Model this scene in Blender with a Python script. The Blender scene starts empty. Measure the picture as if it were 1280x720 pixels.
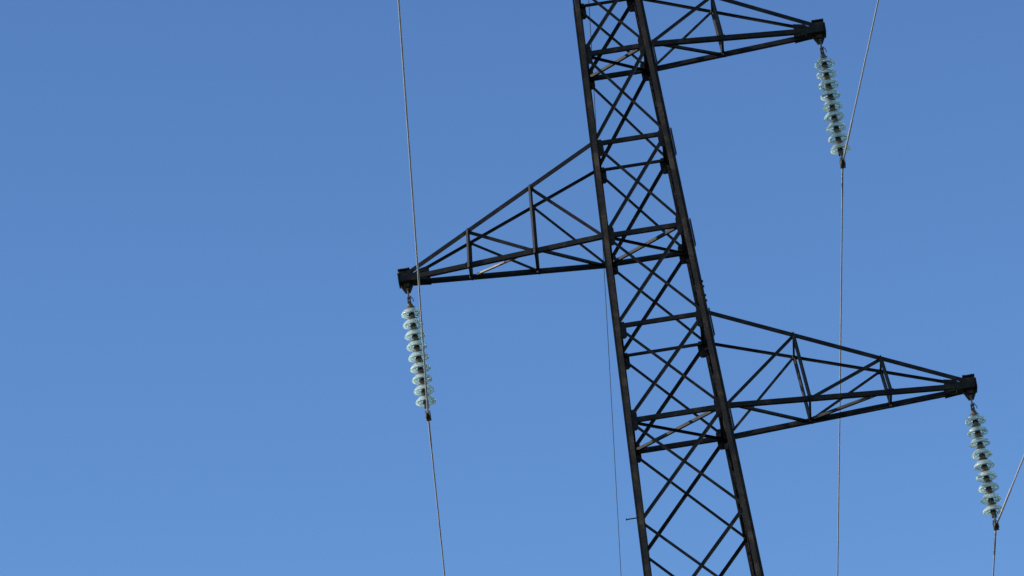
import bpy, bmesh, math, random
from mathutils import Vector, Matrix
random.seed(7)
scene = bpy.context.scene
col = scene.collection
R = math.radians
V = Vector

# ------------------------------------------------------------------ camera, sky, sun, exposure
Z0 = 27.454                                   # height of the middle crossarm level above the ground
cam_d = bpy.data.cameras.new('camera')
cam_d.sensor_width = 36.0
cam_d.lens = 7000 / 1280 * 36.0
cam_d.clip_start, cam_d.clip_end = 0.5, 12000
cam = bpy.data.objects.new('camera', cam_d)
col.objects.link(cam)
r_, u_, f_ = (V((0.98804121, 0.05683465, -0.14333314)), V((0.15418994, -0.36519169, 0.91807434)),
              V((0.000165640811, 0.929195808, 0.369587773)))
m = Matrix.Identity(4)
for i in range(3):
    m[i][0], m[i][1], m[i][2] = r_[i], u_[i], -f_[i]
m.translation = V((-1.73332, -63.99385, Z0 - 25.75396))
cam.matrix_world = m
scene.camera = cam

SUN_AZ, SUN_EL = -95.0, 27.0                 # azimuth clockwise from +Y, elevation
world = bpy.data.worlds.new('World')
scene.world = world
world.use_nodes = True
nt = world.node_tree
nt.nodes.clear()
sky = nt.nodes.new('ShaderNodeTexSky')
sky.sky_type = 'NISHITA'
sky.sun_disc = False
sky.sun_elevation = R(SUN_EL)
sky.sun_rotation = R(SUN_AZ)
sky.altitude = 0
sky.air_density = 1.0
sky.dust_density = 0.0
sky.ozone_density = 1.9
bg = nt.nodes.new('ShaderNodeBackground')
bg.inputs['Strength'].default_value = 0.0775
wo = nt.nodes.new('ShaderNodeOutputWorld')
gam = nt.nodes.new('ShaderNodeGamma')         # deeper, more contrasty blue of a very clear day
gam.inputs['Gamma'].default_value = 1.6
nt.links.new(sky.outputs[0], gam.inputs['Color'])
nt.links.new(gam.outputs[0], bg.inputs['Color'])
nt.links.new(bg.outputs[0], wo.inputs['Surface'])

sd = bpy.data.lights.new('sun', 'SUN')
sd.energy = 4.6
sd.angle = R(0.53)
sd.color = (1.0, 0.93, 0.82)
sun = bpy.data.objects.new('sun', sd)
col.objects.link(sun)
to_sun = V((math.sin(R(SUN_AZ)) * math.cos(R(SUN_EL)), math.cos(R(SUN_AZ)) * math.cos(R(SUN_EL)), math.sin(R(SUN_EL))))
sun.rotation_euler = to_sun.to_track_quat('Z', 'Y').to_euler()
sun.location = (-60, -20, 80)

vs = scene.view_settings
vs.view_transform, vs.look = 'Standard', 'None'
vs.exposure, vs.gamma, vs.use_curve_mapping = 0.0, 1.0, False

# ------------------------------------------------------------------ materials
def new_mat(name):
    mt = bpy.data.materials.new(name)
    mt.use_nodes = True
    return mt, mt.node_tree, mt.node_tree.nodes['Principled BSDF']

def mottled(name, cols, scale, rough, metallic=0.0, spec=0.5, bump=0.0):
    mt, t, p = new_mat(name)
    tc = t.nodes.new('ShaderNodeTexCoord')
    n = t.nodes.new('ShaderNodeTexNoise')
    n.inputs['Scale'].default_value = scale
    n.inputs['Detail'].default_value = 7
    n.inputs['Roughness'].default_value = 0.65
    rp = t.nodes.new('ShaderNodeValToRGB')
    el = rp.color_ramp.elements
    el[0].position, el[0].color = 0.35, (*cols[0], 1)
    el[1].position, el[1].color = 0.68, (*cols[-1], 1)
    if len(cols) == 3:
        e = el.new(0.52); e.color = (*cols[1], 1)
    t.links.new(tc.outputs['Object'], n.inputs['Vector'])
    t.links.new(n.outputs['Fac'], rp.inputs['Fac'])
    t.links.new(rp.outputs['Color'], p.inputs['Base Color'])
    p.inputs['Roughness'].default_value = rough
    p.inputs['Metallic'].default_value = metallic
    p.inputs['Specular IOR Level'].default_value = spec
    if bump:
        b = t.nodes.new('ShaderNodeBump')
        b.inputs['Strength'].default_value = bump
        b.inputs['Distance'].default_value = 0.004
        t.links.new(n.outputs['Fac'], b.inputs['Height'])
        t.links.new(b.outputs['Normal'], p.inputs['Normal'])
    return mt

M = {}
M['leg_steel'] = mottled('leg_steel', [(0.014, 0.010, 0.007), (0.042, 0.026, 0.015), (0.13, 0.08, 0.046)], 3.0, 0.55, 0, 0.3, 0.3)
M['steel'] = mottled('dark_steel', [(0.006, 0.006, 0.007), (0.013, 0.011, 0.010), (0.040, 0.030, 0.022)], 6.0, 0.6, 0, 0.2, 0.3)
M['fitting'] = mottled('forged_fitting', [(0.03, 0.026, 0.022), (0.11, 0.09, 0.07)], 30.0, 0.55, 0.3)
M['cap'] = mottled('cast_iron_cap', [(0.035, 0.028, 0.022), (0.15, 0.12, 0.085)], 25.0, 0.6, 0.2)
M['sunlit_steel'] = mottled('painted_sunlit_steel', [(0.16, 0.11, 0.075), (0.32, 0.24, 0.16), (0.44, 0.35, 0.25)], 9.0, 0.5, 0.0, 0.3, 0.3)  # pale tone puts the sunlight on one brace into its colour
M['concrete'] = mottled('concrete', [(0.24, 0.23, 0.21), (0.38, 0.36, 0.33)], 6.0, 0.9)
M['ground'] = mottled('dry_grass', [(0.025, 0.035, 0.014), (0.05, 0.055, 0.026), (0.09, 0.078, 0.045)], 0.6, 0.95, 0, 0.1)

mt, t, p = new_mat('stranded_aluminium')
tc = t.nodes.new('ShaderNodeTexCoord')
wv = t.nodes.new('ShaderNodeTexNoise')
wv.inputs['Scale'].default_value = 1.5
rp = t.nodes.new('ShaderNodeValToRGB')
rp.color_ramp.elements[0].position, rp.color_ramp.elements[0].color = 0.3, (0.36, 0.355, 0.39, 1)
rp.color_ramp.elements[1].position, rp.color_ramp.elements[1].color = 0.7, (0.44, 0.435, 0.475, 1)
t.links.new(tc.outputs['Object'], wv.inputs['Vector'])
t.links.new(wv.outputs['Fac'], rp.inputs['Fac'])
t.links.new(rp.outputs['Color'], p.inputs['Base Color'])
p.inputs['Metallic'].default_value = 0.15
p.inputs['Roughness'].default_value = 0.5
M['cable'] = mt

mt, t, p = new_mat('toughened_glass')
p.inputs['Base Color'].default_value = (0.78, 0.95, 0.89, 1)
p.inputs['Roughness'].default_value = 0.04
p.inputs['IOR'].default_value = 1.5
p.inputs['Transmission Weight'].default_value = 1.0
df = t.nodes.new('ShaderNodeBsdfDiffuse'); df.inputs['Color'].default_value = (0.84, 0.91, 0.87, 1)
tr = t.nodes.new('ShaderNodeBsdfTranslucent'); tr.inputs['Color'].default_value = (0.84, 0.96, 0.91, 1)
m1 = t.nodes.new('ShaderNodeMixShader'); m1.inputs['Fac'].default_value = 0.55
m2 = t.nodes.new('ShaderNodeMixShader')
tc = t.nodes.new('ShaderNodeTexCoord'); nz = t.nodes.new('ShaderNodeTexNoise'); nz.inputs['Scale'].default_value = 14
fl = t.nodes.new('ShaderNodeVectorMath'); fl.operation = 'MULTIPLY'; fl.inputs[1].default_value = (1, 1, 0)
ln = t.nodes.new('ShaderNodeVectorMath'); ln.operation = 'LENGTH'
mr = t.nodes.new('ShaderNodeMapRange')        # a dusty film, painted whiter towards the skirt as its sunlit highlight
mr.inputs['From Min'].default_value, mr.inputs['From Max'].default_value = 0.075, 0.122
mr.inputs['To Min'].default_value, mr.inputs['To Max'].default_value = 0.10, 0.86
mu = t.nodes.new('ShaderNodeMath'); mu.operation = 'MULTIPLY'
mn = t.nodes.new('ShaderNodeMapRange')
mn.inputs['From Min'].default_value, mn.inputs['From Max'].default_value = 0.3, 0.7
mn.inputs['To Min'].default_value, mn.inputs['To Max'].default_value = 0.6, 1.1
t.links.new(tc.outputs['Object'], nz.inputs['Vector']); t.links.new(nz.outputs['Fac'], mn.inputs['Value'])
t.links.new(tc.outputs['Object'], fl.inputs[0]); t.links.new(fl.outputs[0], ln.inputs[0]); t.links.new(ln.outputs['Value'], mr.inputs['Value'])
t.links.new(mr.outputs[0], mu.inputs[0]); t.links.new(mn.outputs[0], mu.inputs[1])
t.links.new(mu.outputs[0], m2.inputs['Fac'])
t.links.new(df.outputs[0], m1.inputs[1]); t.links.new(tr.outputs[0], m1.inputs[2])
t.links.new(p.outputs[0], m2.inputs[1]); t.links.new(m1.outputs[0], m2.inputs[2])
t.links.new(m2.outputs[0], t.nodes['Material Output'].inputs['Surface'])
M['glass'] = mt

# ------------------------------------------------------------------ helpers
def empty(name, loc=(0, 0, 0)):
    o = bpy.data.objects.new(name, None)
    col.objects.link(o)
    o.location = loc
    o.empty_display_size = 0.3
    return o

def tag(o, label=None, cat=None, group=None, kind=None):
    for k, v in (('label', label), ('category', cat), ('group', group), ('kind', kind)):
        if v:
            o[k] = v
    return o

def obj(name, bm, mat, parent=None, smooth=False, world_origin=None):
    """link a bmesh as one mesh object; vertices are in the parent's space, origin moved to the piece's own centre"""
    bmesh.ops.recalc_face_normals(bm, faces=bm.faces[:])
    vs_ = [v.co for v in bm.verts]
    lo = V([min(v[i] for v in vs_) for i in range(3)])
    hi = V([max(v[i] for v in vs_) for i in range(3)])
    c = (lo + hi) / 2 if world_origin is None else V(world_origin)
    bmesh.ops.translate(bm, verts=bm.verts[:], vec=-c)
    me = bpy.data.meshes.new(name)
    bm.to_mesh(me)
    bm.free()
    me.materials.append(mat)
    if smooth:
        for f in me.polygons:
            f.use_smooth = True
    o = bpy.data.objects.new(name, me)
    col.objects.link(o)
    pc = V((0, 0, 0))
    if parent is not None:
        o.parent = parent
        pc = V(parent.get('_c', (0, 0, 0)))
    o.location = c - pc
    o['_c'] = list(c)
    return o

def angle_bar(bm, p0, p1, wa, wb, a, b, th=0.007, centre=True, shift=(0, 0, 0)):
    """rolled steel angle from p0 to p1: flange a along wa, flange b along wb from the end of a"""
    p0, p1 = V(p0) + V(shift), V(p1) + V(shift)
    d = (p1 - p0).normalized()
    A = V(wa); A = (A - d * A.dot(d)).normalized()
    B = V(wb); B = (B - d * B.dot(d)); B = (B - A * B.dot(A)).normalized()
    o = -A * a / 2 if centre else V((0, 0, 0))
    sec = [o, o + A * a, o + A * a + B * th, o + A * th + B * th, o + A * th + B * b, o + B * b]
    v0 = [bm.verts.new(p0 + s) for s in sec]
    v1 = [bm.verts.new(p1 + s) for s in sec]
    for i in range(6):
        j = (i + 1) % 6
        bm.faces.new((v0[i], v0[j], v1[j], v1[i]))
    for v in (v0, v1):
        bm.faces.new((v[0], v[1], v[2], v[3]))
        bm.faces.new((v[0], v[3], v[4], v[5]))

def box(bm, c, s, rot=None):
    g = bmesh.ops.create_cube(bm, size=1.0)['verts']
    for v in g:
        v.co = V((v.co.x * s[0], v.co.y * s[1], v.co.z * s[2]))
        if rot:
            v.co = rot @ v.co
        v.co += V(c)
    return g

def prism(bm, pts, y0, y1):
    """outline in x, z extruded from y0 to y1"""
    a = [bm.verts.new((x, y0, z)) for x, z in pts]
    b = [bm.verts.new((x, y1, z)) for x, z in pts]
    n = len(pts)
    bm.faces.new(a); bm.faces.new(b[::-1])
    for i in range(n):
        j = (i + 1) % n
        bm.faces.new((a[i], b[i], b[j], a[j]))

def rod(bm, p0, p1, r, seg=8, r1=None):
    p0, p1 = V(p0), V(p1)
    d = p1 - p0
    q = d.to_track_quat('Z', 'Y').to_matrix().to_4x4()
    bmesh.ops.create_cone(bm, cap_ends=True, segments=seg, radius1=r, radius2=r if r1 is None else r1, depth=d.length,
                          matrix=Matrix.Translation((p0 + p1) / 2) @ q)

def lathe(bm, prof, seg=32, closed=True):
    rings = []
    for r, z in prof:
        if r < 1e-6:
            rings.append([bm.verts.new((0, 0, z))])
        else:
            rings.append([bm.verts.new((r * math.cos(2 * math.pi * i / seg), r * math.sin(2 * math.pi * i / seg), z)) for i in range(seg)])
    n = len(rings)
    for k in range(n if closed else n - 1):
        a, b = rings[k], rings[(k + 1) % n]
        if len(a) == 1 and len(b) == 1:
            continue
        for i in range(seg):
            j = (i + 1) % seg
            if len(a) == 1:
                bm.faces.new((a[0], b[j], b[i]))
            elif len(b) == 1:
                bm.faces.new((a[i], a[j], b[0]))
            else:
                bm.faces.new((a[i], a[j], b[j], b[i]))

# ------------------------------------------------------------------ setting: the ground, one sheet to the horizon
bm = bmesh.new()
bmesh.ops.create_circle(bm, cap_ends=True, segments=96, radius=5000)
g = obj('ground', bm, M['ground'], world_origin=(0, 0, 0))
tag(g, kind='structure')

# ------------------------------------------------------------------ the lattice tower (heights relative to the middle crossarm level)
SLOPE = 0.0354
ZS = dict(UT=3.4722, UB=2.4824, LT=1.2492, LB=0.0, RT=-1.2127, RB=-2.4588, NX=-3.7746)
def half(z):
    return 0.5 - SLOPE * z
def corner(sx, sy, z, out=0.0):
    h = half(z) + out
    return V((sx * h, sy * h, z))

tower = empty('transmission_tower', (0, 0, 0))
tag(tower, 'dark rusty steel lattice power pylon with three staggered crossarms against blue sky', 'pylon')
tower.location = (0, 0, Z0)

APEX = 5.5
levels = [ZS[k] for k in ('UT', 'UB', 'LT', 'LB', 'RT', 'RB', 'NX')] + [-5.17]
low = [-5.17]
st = 1.48
while low[-1] - st > -Z0 + 1.4:
    low.append(low[-1] - st); st *= 1.085
low.append(-Z0 + 0.35)

LEG_NEAR, LEG_FAR = 0.056, 0.078
OUT = 0.014                                    # the corner of a leg stands this far outside its working line
for sx in (-1, 1):
    for sy in (-1, 1):
        bm = bmesh.new()
        w = LEG_FAR if sy > 0 and sx < 0 else LEG_NEAR
        angle_bar(bm, corner(sx, sy, low[-1], OUT), corner(sx, sy, ZS['UT'], OUT), (-sx, 0, 0), (0, -sy, 0), w, 0.075, 0.01, centre=False)
        leg = obj('leg', bm, M['leg_steel'], tower)
        # dark strip added along the outside of the leg for its shaded edge
        bm = bmesh.new()
        so = V((sx * 0.0015, -sy * 0.012, 0))
        angle_bar(bm, corner(sx, sy, low[-1], OUT) + so, corner(sx, sy, ZS['UT'], OUT) + so, (sx, 0, 0), (0, -sy, 0), 0.033 if sx > 0 else 0.022, 0.05, 0.008, centre=False)
        obj('added_dark_strip', bm, M['steel'], leg)
        bm = bmesh.new()
        tp = V((sx * 0.05, sy * 0.05, APEX))
        angle_bar(bm, corner(sx, sy, ZS['UT'], OUT) + V((0, 0, 0.004)), tp, (-sx, 0, 0), (0, -sy, 0), 0.07, 0.07, 0.008, centre=False)
        obj('peak_leg', bm, M['leg_steel'], tower)
        # concrete footing
        bm = bmesh.new()
        b = corner(sx, sy, low[-1])
        box(bm, (b.x, b.y, -Z0 + 0.16), (0.7, 0.7, 0.34))
        obj('footing', bm, M['concrete'], tower)

# peak cap with the earth wire bracket
bm = bmesh.new()
box(bm, (0, 0, APEX + 0.03), (0.16, 0.16, 0.1))
obj('peak_cap', bm, M['steel'], tower)

IN = OUT - 0.0115                              # working plane of the bracing, just inside the leg flange

def face_point(face, s, z, inset=0.0):
    """a point on one face (near, far, west, east), s = -1 / +1 across it"""
    h = half(z); d = half(z) + IN - inset
    if face == 'near': return V((s * h, -d, z))
    if face == 'far': return V((s * h, d, z))
    if face == 'west': return V((-d, s * h, z))
    return V((d, s * h, z))
INWARD = dict(near=V((0, 1, 0)), far=V((0, -1, 0)), west=V((1, 0, 0)), east=V((-1, 0, 0)))

def brace_pair(face, z0, z1, target=None):
    """X bracing between level z0 (upper) and z1 (lower)"""
    for k, s in enumerate((1, -1)):
        bm = bmesh.new() if target is None else target
        inset = 0.002 if k == 0 else 0.012
        p0, p1 = face_point(face, s, z0, inset), face_point(face, -s, z1, inset)
        up = 1 if ((k == 0) == (face != 'far')) else -1
        big = 0.040 if k == 0 else 0.035
        angle_bar(bm, p0, p1, (0, 0, up), INWARD[face], big, big if k == 0 else 0.026, 0.005)
        if target is None:
            obj('brace', bm, M['steel'], tower)

for i in range(len(levels) - 1):
    for face in ('near', 'far', 'west', 'east'):
        brace_pair(face, levels[i], levels[i + 1])
bm = bmesh.new()
for i in range(len(low) - 1):
    for face in ('near', 'far', 'west', 'east'):
        brace_pair(face, low[i], low[i + 1], bm)
tag(obj('lower_bracing', bm, M['steel'], tower), kind='stuff')
# peak bracing above the upper crossarm
for face in ('near', 'far', 'west', 'east'):
    zt = 4.45
    f = (APEX - zt) / (APEX - ZS['UT'])
    hh = 0.05 + (half(ZS['UT']) - 0.05) * f
    for s in (1, -1):
        bm = bmesh.new()
        a = face_point(face, s, ZS['UT'], 0.002 if s > 0 else 0.012)
        d = INWARD[face]
        tq = -d * (hh + 0.02 - (0.002 if s > 0 else 0.012)) + V((abs(d.y) * -s * hh, abs(d.x) * -s * hh, zt))
        angle_bar(bm, a, tq, (0, 0, 1), d, 0.034, 0.03, 0.005)
        obj('peak_brace', bm, M['steel'], tower)

# horizontals: two per level on the near and far faces, two on the sides
def horizontals(z, a_near, a_far, mat):
    for face, a in (('near', a_near), ('far', a_far), ('west', 0.05), ('east', 0.05)):
        bm = bmesh.new()
        ins = 0.020 if face in ('near', 'far') else 0.03
        e = -0.004 if face in ('near', 'far') else -0.05
        p0, p1 = face_point(face, -1, z, ins), face_point(face, 1, z, ins)
        d = (p1 - p0).normalized()
        angle_bar(bm, p0 - d * e, p1 + d * e, (0, 0, 1), INWARD[face], a, a * 0.8 if face in ('far', 'near') else 0.04, 0.007)
        obj('horizontal_beam', bm, mat, tower)
for k in ('UT', 'LT', 'RT'):
    horizontals(ZS[k], 0.052, 0.042, M['steel'])
for k in ('UB', 'LB', 'RB'):
    horizontals(ZS[k], 0.058, 0.074, M['steel'])
    # crossed flat bracing of the diaphragm
    z = ZS[k]
    for s in (1, -1):
        bm = bmesh.new()
        dz = 0.012 if s > 0 else -0.028
        a, b = corner(-s, 1, z + dz, -0.03), corner(s, -1, z + dz, -0.03)
        if s > 0:
            angle_bar(bm, a, b, (0, 0, 1), (1, 1, 0), 0.036, 0.036, 0.006)
        else:
            angle_bar(bm, a, b, (0, 0, -1), (1, -1, 0), 0.03, 0.03, 0.006)
        obj('diaphragm_brace', bm, M['steel'], tower)

# gusset plates with bolt heads
def gusset(sx, sy, z, wi, ht, dz):
    bm = bmesh.new()
    h = half(z)
    y = sy * (h + IN - 0.0145)
    x0, x1 = sx * (h + 0.008), sx * (h - wi)
    pts = [(x0, z + dz + ht / 2), (x1 + sx * 0.02, z + dz + ht / 2), (x1, z + dz + ht * 0.3), (x1 - sx * SLOPE * ht * -0.5, z + dz - ht * 0.38),
           (x1 + sx * 0.03, z + dz - ht / 2), (x0, z + dz - ht / 2)]
    prism(bm, pts, y - 0.004, y + 0.004)
    for bz in (-0.32, -0.1, 0.12, 0.34):
        rod(bm, (sx * (h - 0.02), y - 0.016, z + dz + bz * ht), (sx * (h - 0.02), y + 0.016, z + dz + bz * ht), 0.011, 6)
    obj('gusset_plate', bm, M['steel'], tower)
for k in ('UT', 'UB', 'LT', 'LB', 'RT', 'RB'):
    for sx in (-1, 1):
        for sy in (-1, 1):
            bot = k[1] == 'B'
            gusset(sx, sy, ZS[k], 0.118, 0.27 if bot else 0.22, -0.01 if bot else -0.07)
# splice angles on the right legs below the crossarm levels, seen edge on
for k in ('UB', 'LT', 'LB', 'RT', 'RB'):
    for sy in (-1, 1):
        z = ZS[k]; L_ = 0.36
        c0 = corner(1, sy, z + 0.03, OUT + 0.037); c1 = corner(1, sy, z + 0.03 - L_, OUT + 0.037)
        bm = bmesh.new()
        angle_bar(bm, c0 + V((0, -sy * 0.010, 0)), c1 + V((0, -sy * 0.010, 0)), (1, 0, 0), (0, -sy, 0), 0.018 if sy < 0 else 0.028, 0.06, 0.010, centre=False)
        obj('splice_plate', bm, M['steel'], tower)
# small bolt group on the right near leg and one step bolt on the left
for z in (-0.80, -0.87, -0.99, -1.06):
    bm = bmesh.new()
    c = corner(1, -1, z, OUT) + V((-0.002, 0.03, 0))
    rod(bm, c, c + V((0.052, 0, 0)), 0.010, 6)
    rod(bm, c + V((0.034, 0, 0)), c + V((0.045, 0, 0)), 0.018, 6)
    obj('bolt', bm, M['steel'], tower)
bm = bmesh.new()
c = corner(-1, -1, -3.72, OUT) + V((0.002, 0.03, 0))
rod(bm, c, c + V((-0.15, 0, 0)), 0.008, 8)
rod(bm, c + V((-0.15, 0, 0)), c + V((-0.158, 0, 0)), 0.015, 8)
obj('step_bolt', bm, M['steel'], tower)

# ------------------------------------------------------------------ crossarms: part of the tower, their posts and braces are sub-parts
def crossarm(sx, top, bottom, tip, panels, zig, label):
    zt, zb = ZS[top], ZS[bottom]
    def root(t, sy):
        z = zt if t else zb
        h = half(z)
        return V((sx * (h + OUT + 0.003), sy * (h + IN - 0.004), z))
    TY = 0.08
    def tipp(t, sy):
        return V((tip[0], sy * TY, tip[1] + (0.022 if t else -0.022)))
    def at(t, sy, f):
        return root(t, sy).lerp(tipp(t, sy), f)
    bm = bmesh.new()
    up, dn = (0, 0, 1), (0, 0, -1)
    for sy in (-1, 1):
        inn = (0, -sy, 0)
        a, b = root(1, sy), tipp(1, sy)
        angle_bar(bm, a, b, dn, inn, 0.054 if sy < 0 else 0.034, 0.045 if sy < 0 else 0.030, 0.006)
        a, b = root(0, sy), tipp(0, sy)
        angle_bar(bm, a, b, up, inn, 0.058 if sy < 0 else 0.076, 0.058, 0.007)
    arm = obj('crossarm', bm, M['steel'], tower)
    arm['label'] = label
    # posts, struts, diagonals
    prev = 0.0
    for n, f in enumerate(panels):
        for sy in (-1, 1):
            bm = bmesh.new()
            ins = V((0, -sy * 0.010, 0))
            f2 = f + 0.012
            e_ = (at(1, sy, f) - at(0, sy, f2)).normalized() * 0.042
            angle_bar(bm, at(1, sy, f) + ins + e_ * 0.6, at(0, sy, f2) + ins - e_, (0.85, 0.5, 0), (0.5, -0.85, 0), 0.050, 0.050, 0.006)
            obj('post', bm, M['steel'], arm)
            bm = bmesh.new()
            ins = V((0, -sy * 0.020, 0))
            angle_bar(bm, at(1, sy, f) + ins, at(0, sy, prev + (0.012 if prev else 0.0)) + ins, (0, 0, 1), (0, -sy, 0), 0.038 if sy < 0 else 0.034, 0.028, 0.005)
            obj('brace', bm, M['steel'], arm)
        for t in (0, 1):
            bm = bmesh.new()
            dz = V((0, 0, 0.004 if t else -0.004))
            ff = f + (0 if t else 0.012)
            angle_bar(bm, at(t, -1, ff) + dz, at(t, 1, ff) + dz, (sx, 0, 0), (0, 0, -1 if t else 1), 0.026, 0.026, 0.005)
            obj('strut', bm, M['steel'], arm)
        prev = f
    for nz_, ((f0, s0), (f1, s1)) in enumerate(zig):
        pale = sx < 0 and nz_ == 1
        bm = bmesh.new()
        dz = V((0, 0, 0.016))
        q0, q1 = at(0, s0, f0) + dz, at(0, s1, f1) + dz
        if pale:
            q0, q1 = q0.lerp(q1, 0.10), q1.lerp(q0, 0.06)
        angle_bar(bm, q0, q1, (0, 0, 1), (-1, 0, 0), 0.048 if sx > 0 and nz_ == 1 else 0.034, 0.034, 0.005)
        bo = obj('brace', bm, M['sunlit_steel' if pale else 'steel'], arm)
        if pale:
            bo['label'] = 'brace with the sun on it painted in as a pale colour'
    # small gussets where the posts meet the chords
    for f in panels:
        for sy in (-1, 1):
            for t in (0, 1):
                c = at(t, sy, f + (0 if t else 0.012))
                bm = bmesh.new()
                s = 0.05
                o = -0.012 if t else 0.016
                prism(bm, [(c.x - s, c.z + o - 0.022), (c.x + s, c.z + o - 0.022), (c.x + s * 0.7, c.z + o + 0.022), (c.x - s * 0.7, c.z + o + 0.022)],
                      c.y - sy * 0.006 - 0.002, c.y - sy * 0.006 + 0.002)
                rod(bm, (c.x, c.y + sy * 0.022, c.z + o), (c.x, c.y - sy * 0.03, c.z + o), 0.011, 6)
                obj('node_plate', bm, M['steel'], arm)
    # end: side plates, end box, hanging lug
    tx, tz = tip
    for sy in (-1, 1):
        bm = bmesh.new()
        y = sy * (TY + 0.02)
        x = lambda d: tx - sx * d
        prism(bm, [(x(0.30), tz + 0.090), (x(0.17), tz + 0.066), (x(0.12), tz + 0.03), (x(0.04), tz + 0.025), (x(0.04), tz - 0.06), (x(0.17), tz - 0.070), (x(0.30), tz - 0.085)], y - 0.005, y + 0.005)
        for d, dz in ((0.27, 0.055), (0.27, -0.05), (0.20, 0.03), (0.20, -0.04)):
            rod(bm, (x(d), y + sy * 0.016, tz + dz), (x(d), y - sy * 0.016, tz + dz), 0.012, 6)
        obj('end_plate', bm, M['steel'], arm)
    bm = bmesh.new()
    hx = tx + sx * 0.03 * 0
    g_ = box(bm, (tx, 0, tz + 0.005), (0.17, 0.2, 0.15))
    bmesh.ops.bevel(bm, geom=bm.edges[:], offset=0.012, segments=1, affect='EDGES')
    box(bm, (tx - sx * 0.115, 0, tz - 0.012), (0.08, 0.16, 0.1))
    box(bm, (tx + sx * 0.01, 0, tz + 0.092), (0.15, 0.23, 0.014))
    for y in (-0.07, 0.07):
        for dx in (-0.05, 0.05):
            rod(bm, (tx + dx, y, tz + 0.095), (tx + dx, y, tz + 0.115), 0.014, 6)
    box(bm, (tx + sx * 0.088, 0, tz - 0.01), (0.016, 0.22, 0.12))
    obj('end_bracket', bm, M['steel'], arm)
    bm = bmesh.new()
    prism(bm, [(tx - 0.082, tz - 0.065), (tx + 0.082, tz - 0.065), (tx + 0.072, tz - 0.11), (tx + 0.032, tz - 0.19), (tx - 0.032, tz - 0.19), (tx - 0.072, tz - 0.11)], -0.012, 0.012)
    prism(bm, [(tx - 0.05, tz - 0.066), (tx + 0.05, tz - 0.066), (tx + 0.025, tz - 0.12), (tx - 0.025, tz - 0.12)], -0.05, 0.05)
    obj('hanging_lug', bm, M['steel'], arm)
    return arm

TIP_L, TIP_U, TIP_R = (-2.995, 0.034), (2.545, 2.486), (3.578, -2.481)
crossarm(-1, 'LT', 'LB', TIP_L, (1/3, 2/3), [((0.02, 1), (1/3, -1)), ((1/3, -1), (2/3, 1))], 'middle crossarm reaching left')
crossarm(1, 'UT', 'UB', TIP_U, (0.42,), [((0.02, -1), (0.42, 1))], 'upper crossarm reaching right, cut by the top of the picture')
crossarm(1, 'RT', 'RB', TIP_R, (1/3, 2/3), [((0.02, -1), (1/3, 1)), ((1/3, 1), (2/3, -1))], 'lowest and longest crossarm reaching right')

# ------------------------------------------------------------------ insulator strings
PITCH, NDISC = 0.146, 9
def glass_profile():
    # closed cross-section of the shed: top surface out to the rim, ribbed underside back in
    return [(0.046, 0.034), (0.062, 0.031), (0.082, 0.021), (0.101, 0.005), (0.115, -0.013), (0.124, -0.029), (0.1275, -0.041), (0.126, -0.047), (0.120, -0.046),
            (0.113, -0.030), (0.106, -0.020), (0.100, -0.024), (0.097, -0.044), (0.091, -0.045), (0.087, -0.026), (0.078, -0.010),
            (0.072, -0.016), (0.069, -0.036), (0.063, -0.037), (0.059, -0.016), (0.050, -0.004), (0.036, -0.001), (0.036, 0.022)]
def cap_profile():
    return [(0.0, 0.102), (0.016, 0.102), (0.030, 0.098), (0.036, 0.088), (0.037, 0.076), (0.034, 0.070), (0.050, 0.060), (0.059, 0.048), (0.061, 0.040), (0.056, 0.0345), (0.038, 0.0255), (0.030, 0.022), (0.0, 0.022)]

gb = bmesh.new(); lathe(gb, glass_profile(), 40)
cb = bmesh.new(); lathe(cb, cap_profile(), 20, closed=False)
pb = bmesh.new()
rod(pb, (0, 0, -0.046), (0, 0, 0.018), 0.011, 10)
rod(pb, (0, 0, -0.036), (0, 0, 0.012), 0.034, 14, 0.030)
rod(pb, (0, 0, -0.044), (0, 0, -0.036), 0.042, 14, 0.036)

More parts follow.
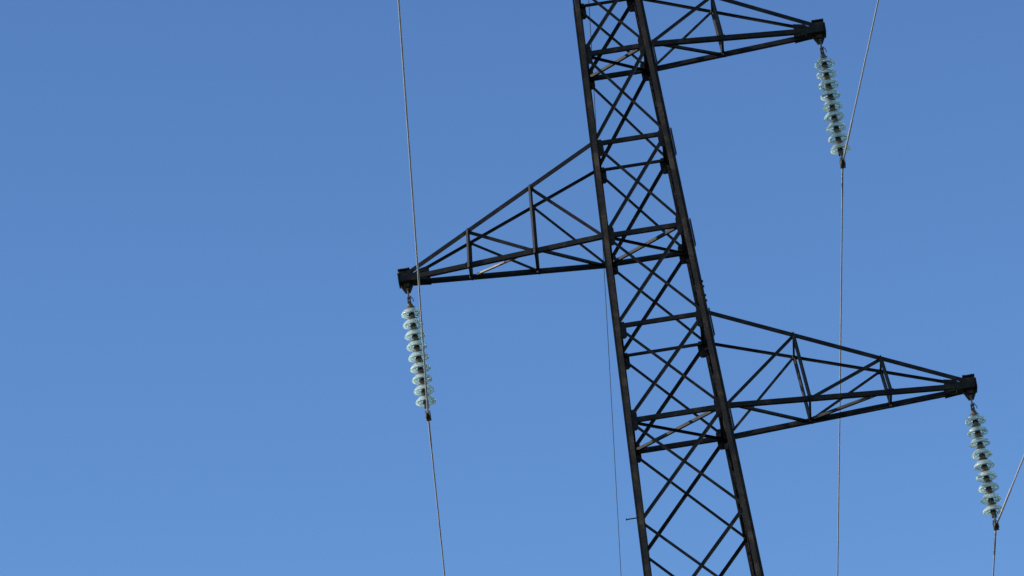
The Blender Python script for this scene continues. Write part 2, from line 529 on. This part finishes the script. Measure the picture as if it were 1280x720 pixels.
HANG, DISC1, CLAMP = -0.18, -0.435, -1.825     # below the crossarm tip
def insulator_string(tip, lean):
    root = empty('insulator_string', (tip[0], 0, Z0 + tip[1] + HANG))
    # shackle, link and ball eye
    bm = bmesh.new()
    z = 0.0
    for y in (-0.024, 0.024):
        rod(bm, (0, y, 0.035), (0, y * 0.75, -0.075), 0.011, 8)
    rod(bm, (0, -0.045, 0.03), (0, 0.045, 0.03), 0.012, 8)
    rod(bm, (0, -0.03, -0.075), (0, 0.03, -0.075), 0.013, 8)
    obj('shackle', bm, M['fitting'], root)
    bm = bmesh.new()
    for x in (-0.016, 0.016):
        rod(bm, (x, 0, -0.06), (x * 0.8, 0, -0.125), 0.009, 8)
    box(bm, (0, 0, -0.13), (0.046, 0.03, 0.03))
    rod(bm, (0, 0, -0.13), (0, 0, -0.16), 0.014, 8)
    # split pin
    rod(bm, (0.02, 0, -0.05), (0.05, 0, -0.10), 0.005, 6)
    rod(bm, (0.05, 0, -0.10), (0.052, 0, -0.13), 0.005, 6)
    obj('ball_link', bm, M['fitting'], root)
    z1 = DISC1 - HANG
    for i in range(NDISC):
        zc = z1 - PITCH * i
        x = lean * (i + 1) / (NDISC + 1.5)
        if 'glass' not in MESH:
            for key, b_, mat in (('glass', gb, M['glass']), ('cap', cb, M['cap']), ('pin', pb, M['fitting'])):
                bmesh.ops.recalc_face_normals(b_, faces=b_.faces[:])
                me = bpy.data.meshes.new(key); b_.to_mesh(me); me.materials.append(mat)
                for f in me.polygons: f.use_smooth = True
                MESH[key] = me
        d = bpy.data.objects.new('glass_disc', MESH['glass']); col.objects.link(d); d.parent = root
        d.location = (x, 0, zc)
        d.rotation_euler = (0, 0, random.random() * 6)
        for nm, key in (('cap', 'cap'), ('pin', 'pin')):
            c_ = bpy.data.objects.new(nm, MESH[key]); col.objects.link(c_); c_.parent = d
    # suspension clamp
    zc = CLAMP - HANG
    bm = bmesh.new()
    zl = z1 - PITCH * (NDISC - 1)
    rod(bm, (lean, 0, zl - 0.046), (lean, 0, zl - 0.105), 0.030, 10, 0.034)
    for y in (-0.03, 0.03):
        rod(bm, (lean, y * 0.7, zl - 0.10), (lean, y, zc - 0.004), 0.012, 8)
    rod(bm, (lean - 0.03, 0, zl - 0.112), (lean + 0.03, 0, zl - 0.112), 0.012, 8)
    obj('yoke', bm, M['fitting'], root)
    bm = bmesh.new()
    # boat-shaped body along the line, with keeper and U-bolts
    secs = [(-0.14, 0.020, 0.006), (-0.09, 0.028, -0.008), (0.0, 0.032, -0.016), (0.09, 0.028, -0.008), (0.14, 0.020, 0.006)]
    rings = []
    for y, w, zz in secs:
        rings.append([bm.verts.new((lean + sx_ * w, y, zc + zz + dz)) for sx_, dz in ((-1, 0.012), (-0.7, -0.022), (0.7, -0.022), (1, 0.012))])
    for a, b in zip(rings, rings[1:]):
        for i in range(4):
            j = (i + 1) % 4
            bm.faces.new((a[i], a[j], b[j], b[i]))
    bm.faces.new(rings[0]); bm.faces.new(rings[-1][::-1])
    box(bm, (lean, 0, zc + 0.030), (0.04, 0.13, 0.022))
    for y in (-0.045, 0.045):
        for x in (-0.026, 0.026):
            rod(bm, (lean + x, y, zc - 0.045), (lean + x, y, zc + 0.055), 0.008, 6)
    obj('suspension_clamp', bm, M['fitting'], root)
    return root
MESH = {}
GRP = 'glass disc insulator strings hanging from the crossarms'
s1 = insulator_string((-2.995, TIP_L[1]), 0.022)
tag(s1, 'glass insulator string hanging from the middle crossarm, the only one left of the pylon', 'insulator', GRP)
s2 = insulator_string((2.552, TIP_U[1]), 0.003)
tag(s2, 'glass insulator string hanging from the upper right crossarm, near the top of the photo', 'insulator', GRP)
s3 = insulator_string((3.578, TIP_R[1]), 0.014)
tag(s3, 'glass insulator string hanging from the lowest, longest crossarm at the right edge', 'insulator', GRP)

# ------------------------------------------------------------------ cables
def tube(bm, pts, r, seg=8):
    rings = []
    for i, p in enumerate(pts):
        d = (pts[min(i + 1, len(pts) - 1)] - pts[max(i - 1, 0)]).normalized()
        a = d.cross(V((0, 0, 1))).normalized(); b = a.cross(d)
        rings.append([bm.verts.new(p + r * (a * math.cos(2 * math.pi * k / seg) + b * math.sin(2 * math.pi * k / seg))) for k in range(seg)])
    for a, b in zip(rings, rings[1:]):
        for k in range(seg):
            j = (k + 1) % seg
            bm.faces.new((a[k], a[j], b[j], b[k]))
    bm.faces.new(rings[0][::-1]); bm.faces.new(rings[-1])

def span(P, dx, s, a, sgn, length, step=0.5):
    out, t_ = [], 0.0
    while t_ <= length:
        out.append(P + V((dx * t_, sgn * t_, s * t_ + a * t_ * t_)))
        t_ += step if t_ < 30 else 4
    return out

def cable(name, P, near, far, r, rodr):
    P = V(P)
    n_ = span(P, near, -0.05, 0.0003, -1, 150) if near is not None else [P]
    f__ = span(P, far, -0.05, 0.0003, 1, 150)
    bm = bmesh.new()
    tube(bm, n_[::-1] + f__[1:], r)
    o = obj(name, bm, M['cable' if rodr else 'fitting'], None, True, world_origin=P)
    if rodr:
        # preformed armour rods round the clamp
        for pts in (n_[:4], f__[:3]):
            bm = bmesh.new()
            fine = []
            for a, b in zip(pts, pts[1:]):
                for q in range(12):
                    fine.append(a.lerp(b, q / 12))
            fine = fine[2:]
            seg = 10
            rings = []
            for i, p_ in enumerate(fine):
                rings.append([bm.verts.new(p_ + V((math.cos(2 * math.pi * k / seg + i * 0.5), 0, math.sin(2 * math.pi * k / seg + i * 0.5))) * (rodr * (1.03 if k % 2 else 0.98))) for k in range(seg)])
            for a, b in zip(rings, rings[1:]):
                for k in range(seg):
                    j = (k + 1) % seg
                    bm.faces.new((a[k], a[j], b[j], b[k]))
            bm.faces.new(rings[0][::-1]); bm.faces.new(rings[-1])
            obj('armour_rod', bm, M['cable'], o, True)
    return o
CG = 'aluminium conductors held by the insulator strings'
def clampp(s, lean): return (s.location.x + lean, 0, s.location.z + CLAMP - HANG)
c1 = cable('power_cable', clampp(s1, 0.022), 0.043, -0.037, 0.0102, 0.0130)
tag(c1, 'thin grey power cable held by the left insulator string, crossing in front of it', 'cable', CG)
c2 = cable('power_cable', clampp(s2, 0.003), 0.072, -0.015, 0.0102, 0.0130)
tag(c2, 'thin grey power cable held by the upper right insulator string, passing behind the lowest crossarm', 'cable', CG)
c3 = cable('power_cable', clampp(s3, 0.014), 0.088, -0.006, 0.0102, 0.0130)
tag(c3, 'thin grey power cable held by the insulator string at the right edge', 'cable', CG)
ew = cable('earth_wire', (0, 0, Z0 + APEX + 0.09), None, -0.025, 0.0050, None)
tag(ew, 'very thin faint wire running down just beside the left leg of the pylon', 'wire')

for o in bpy.data.objects:
    if '_c' in o:
        del o['_c']
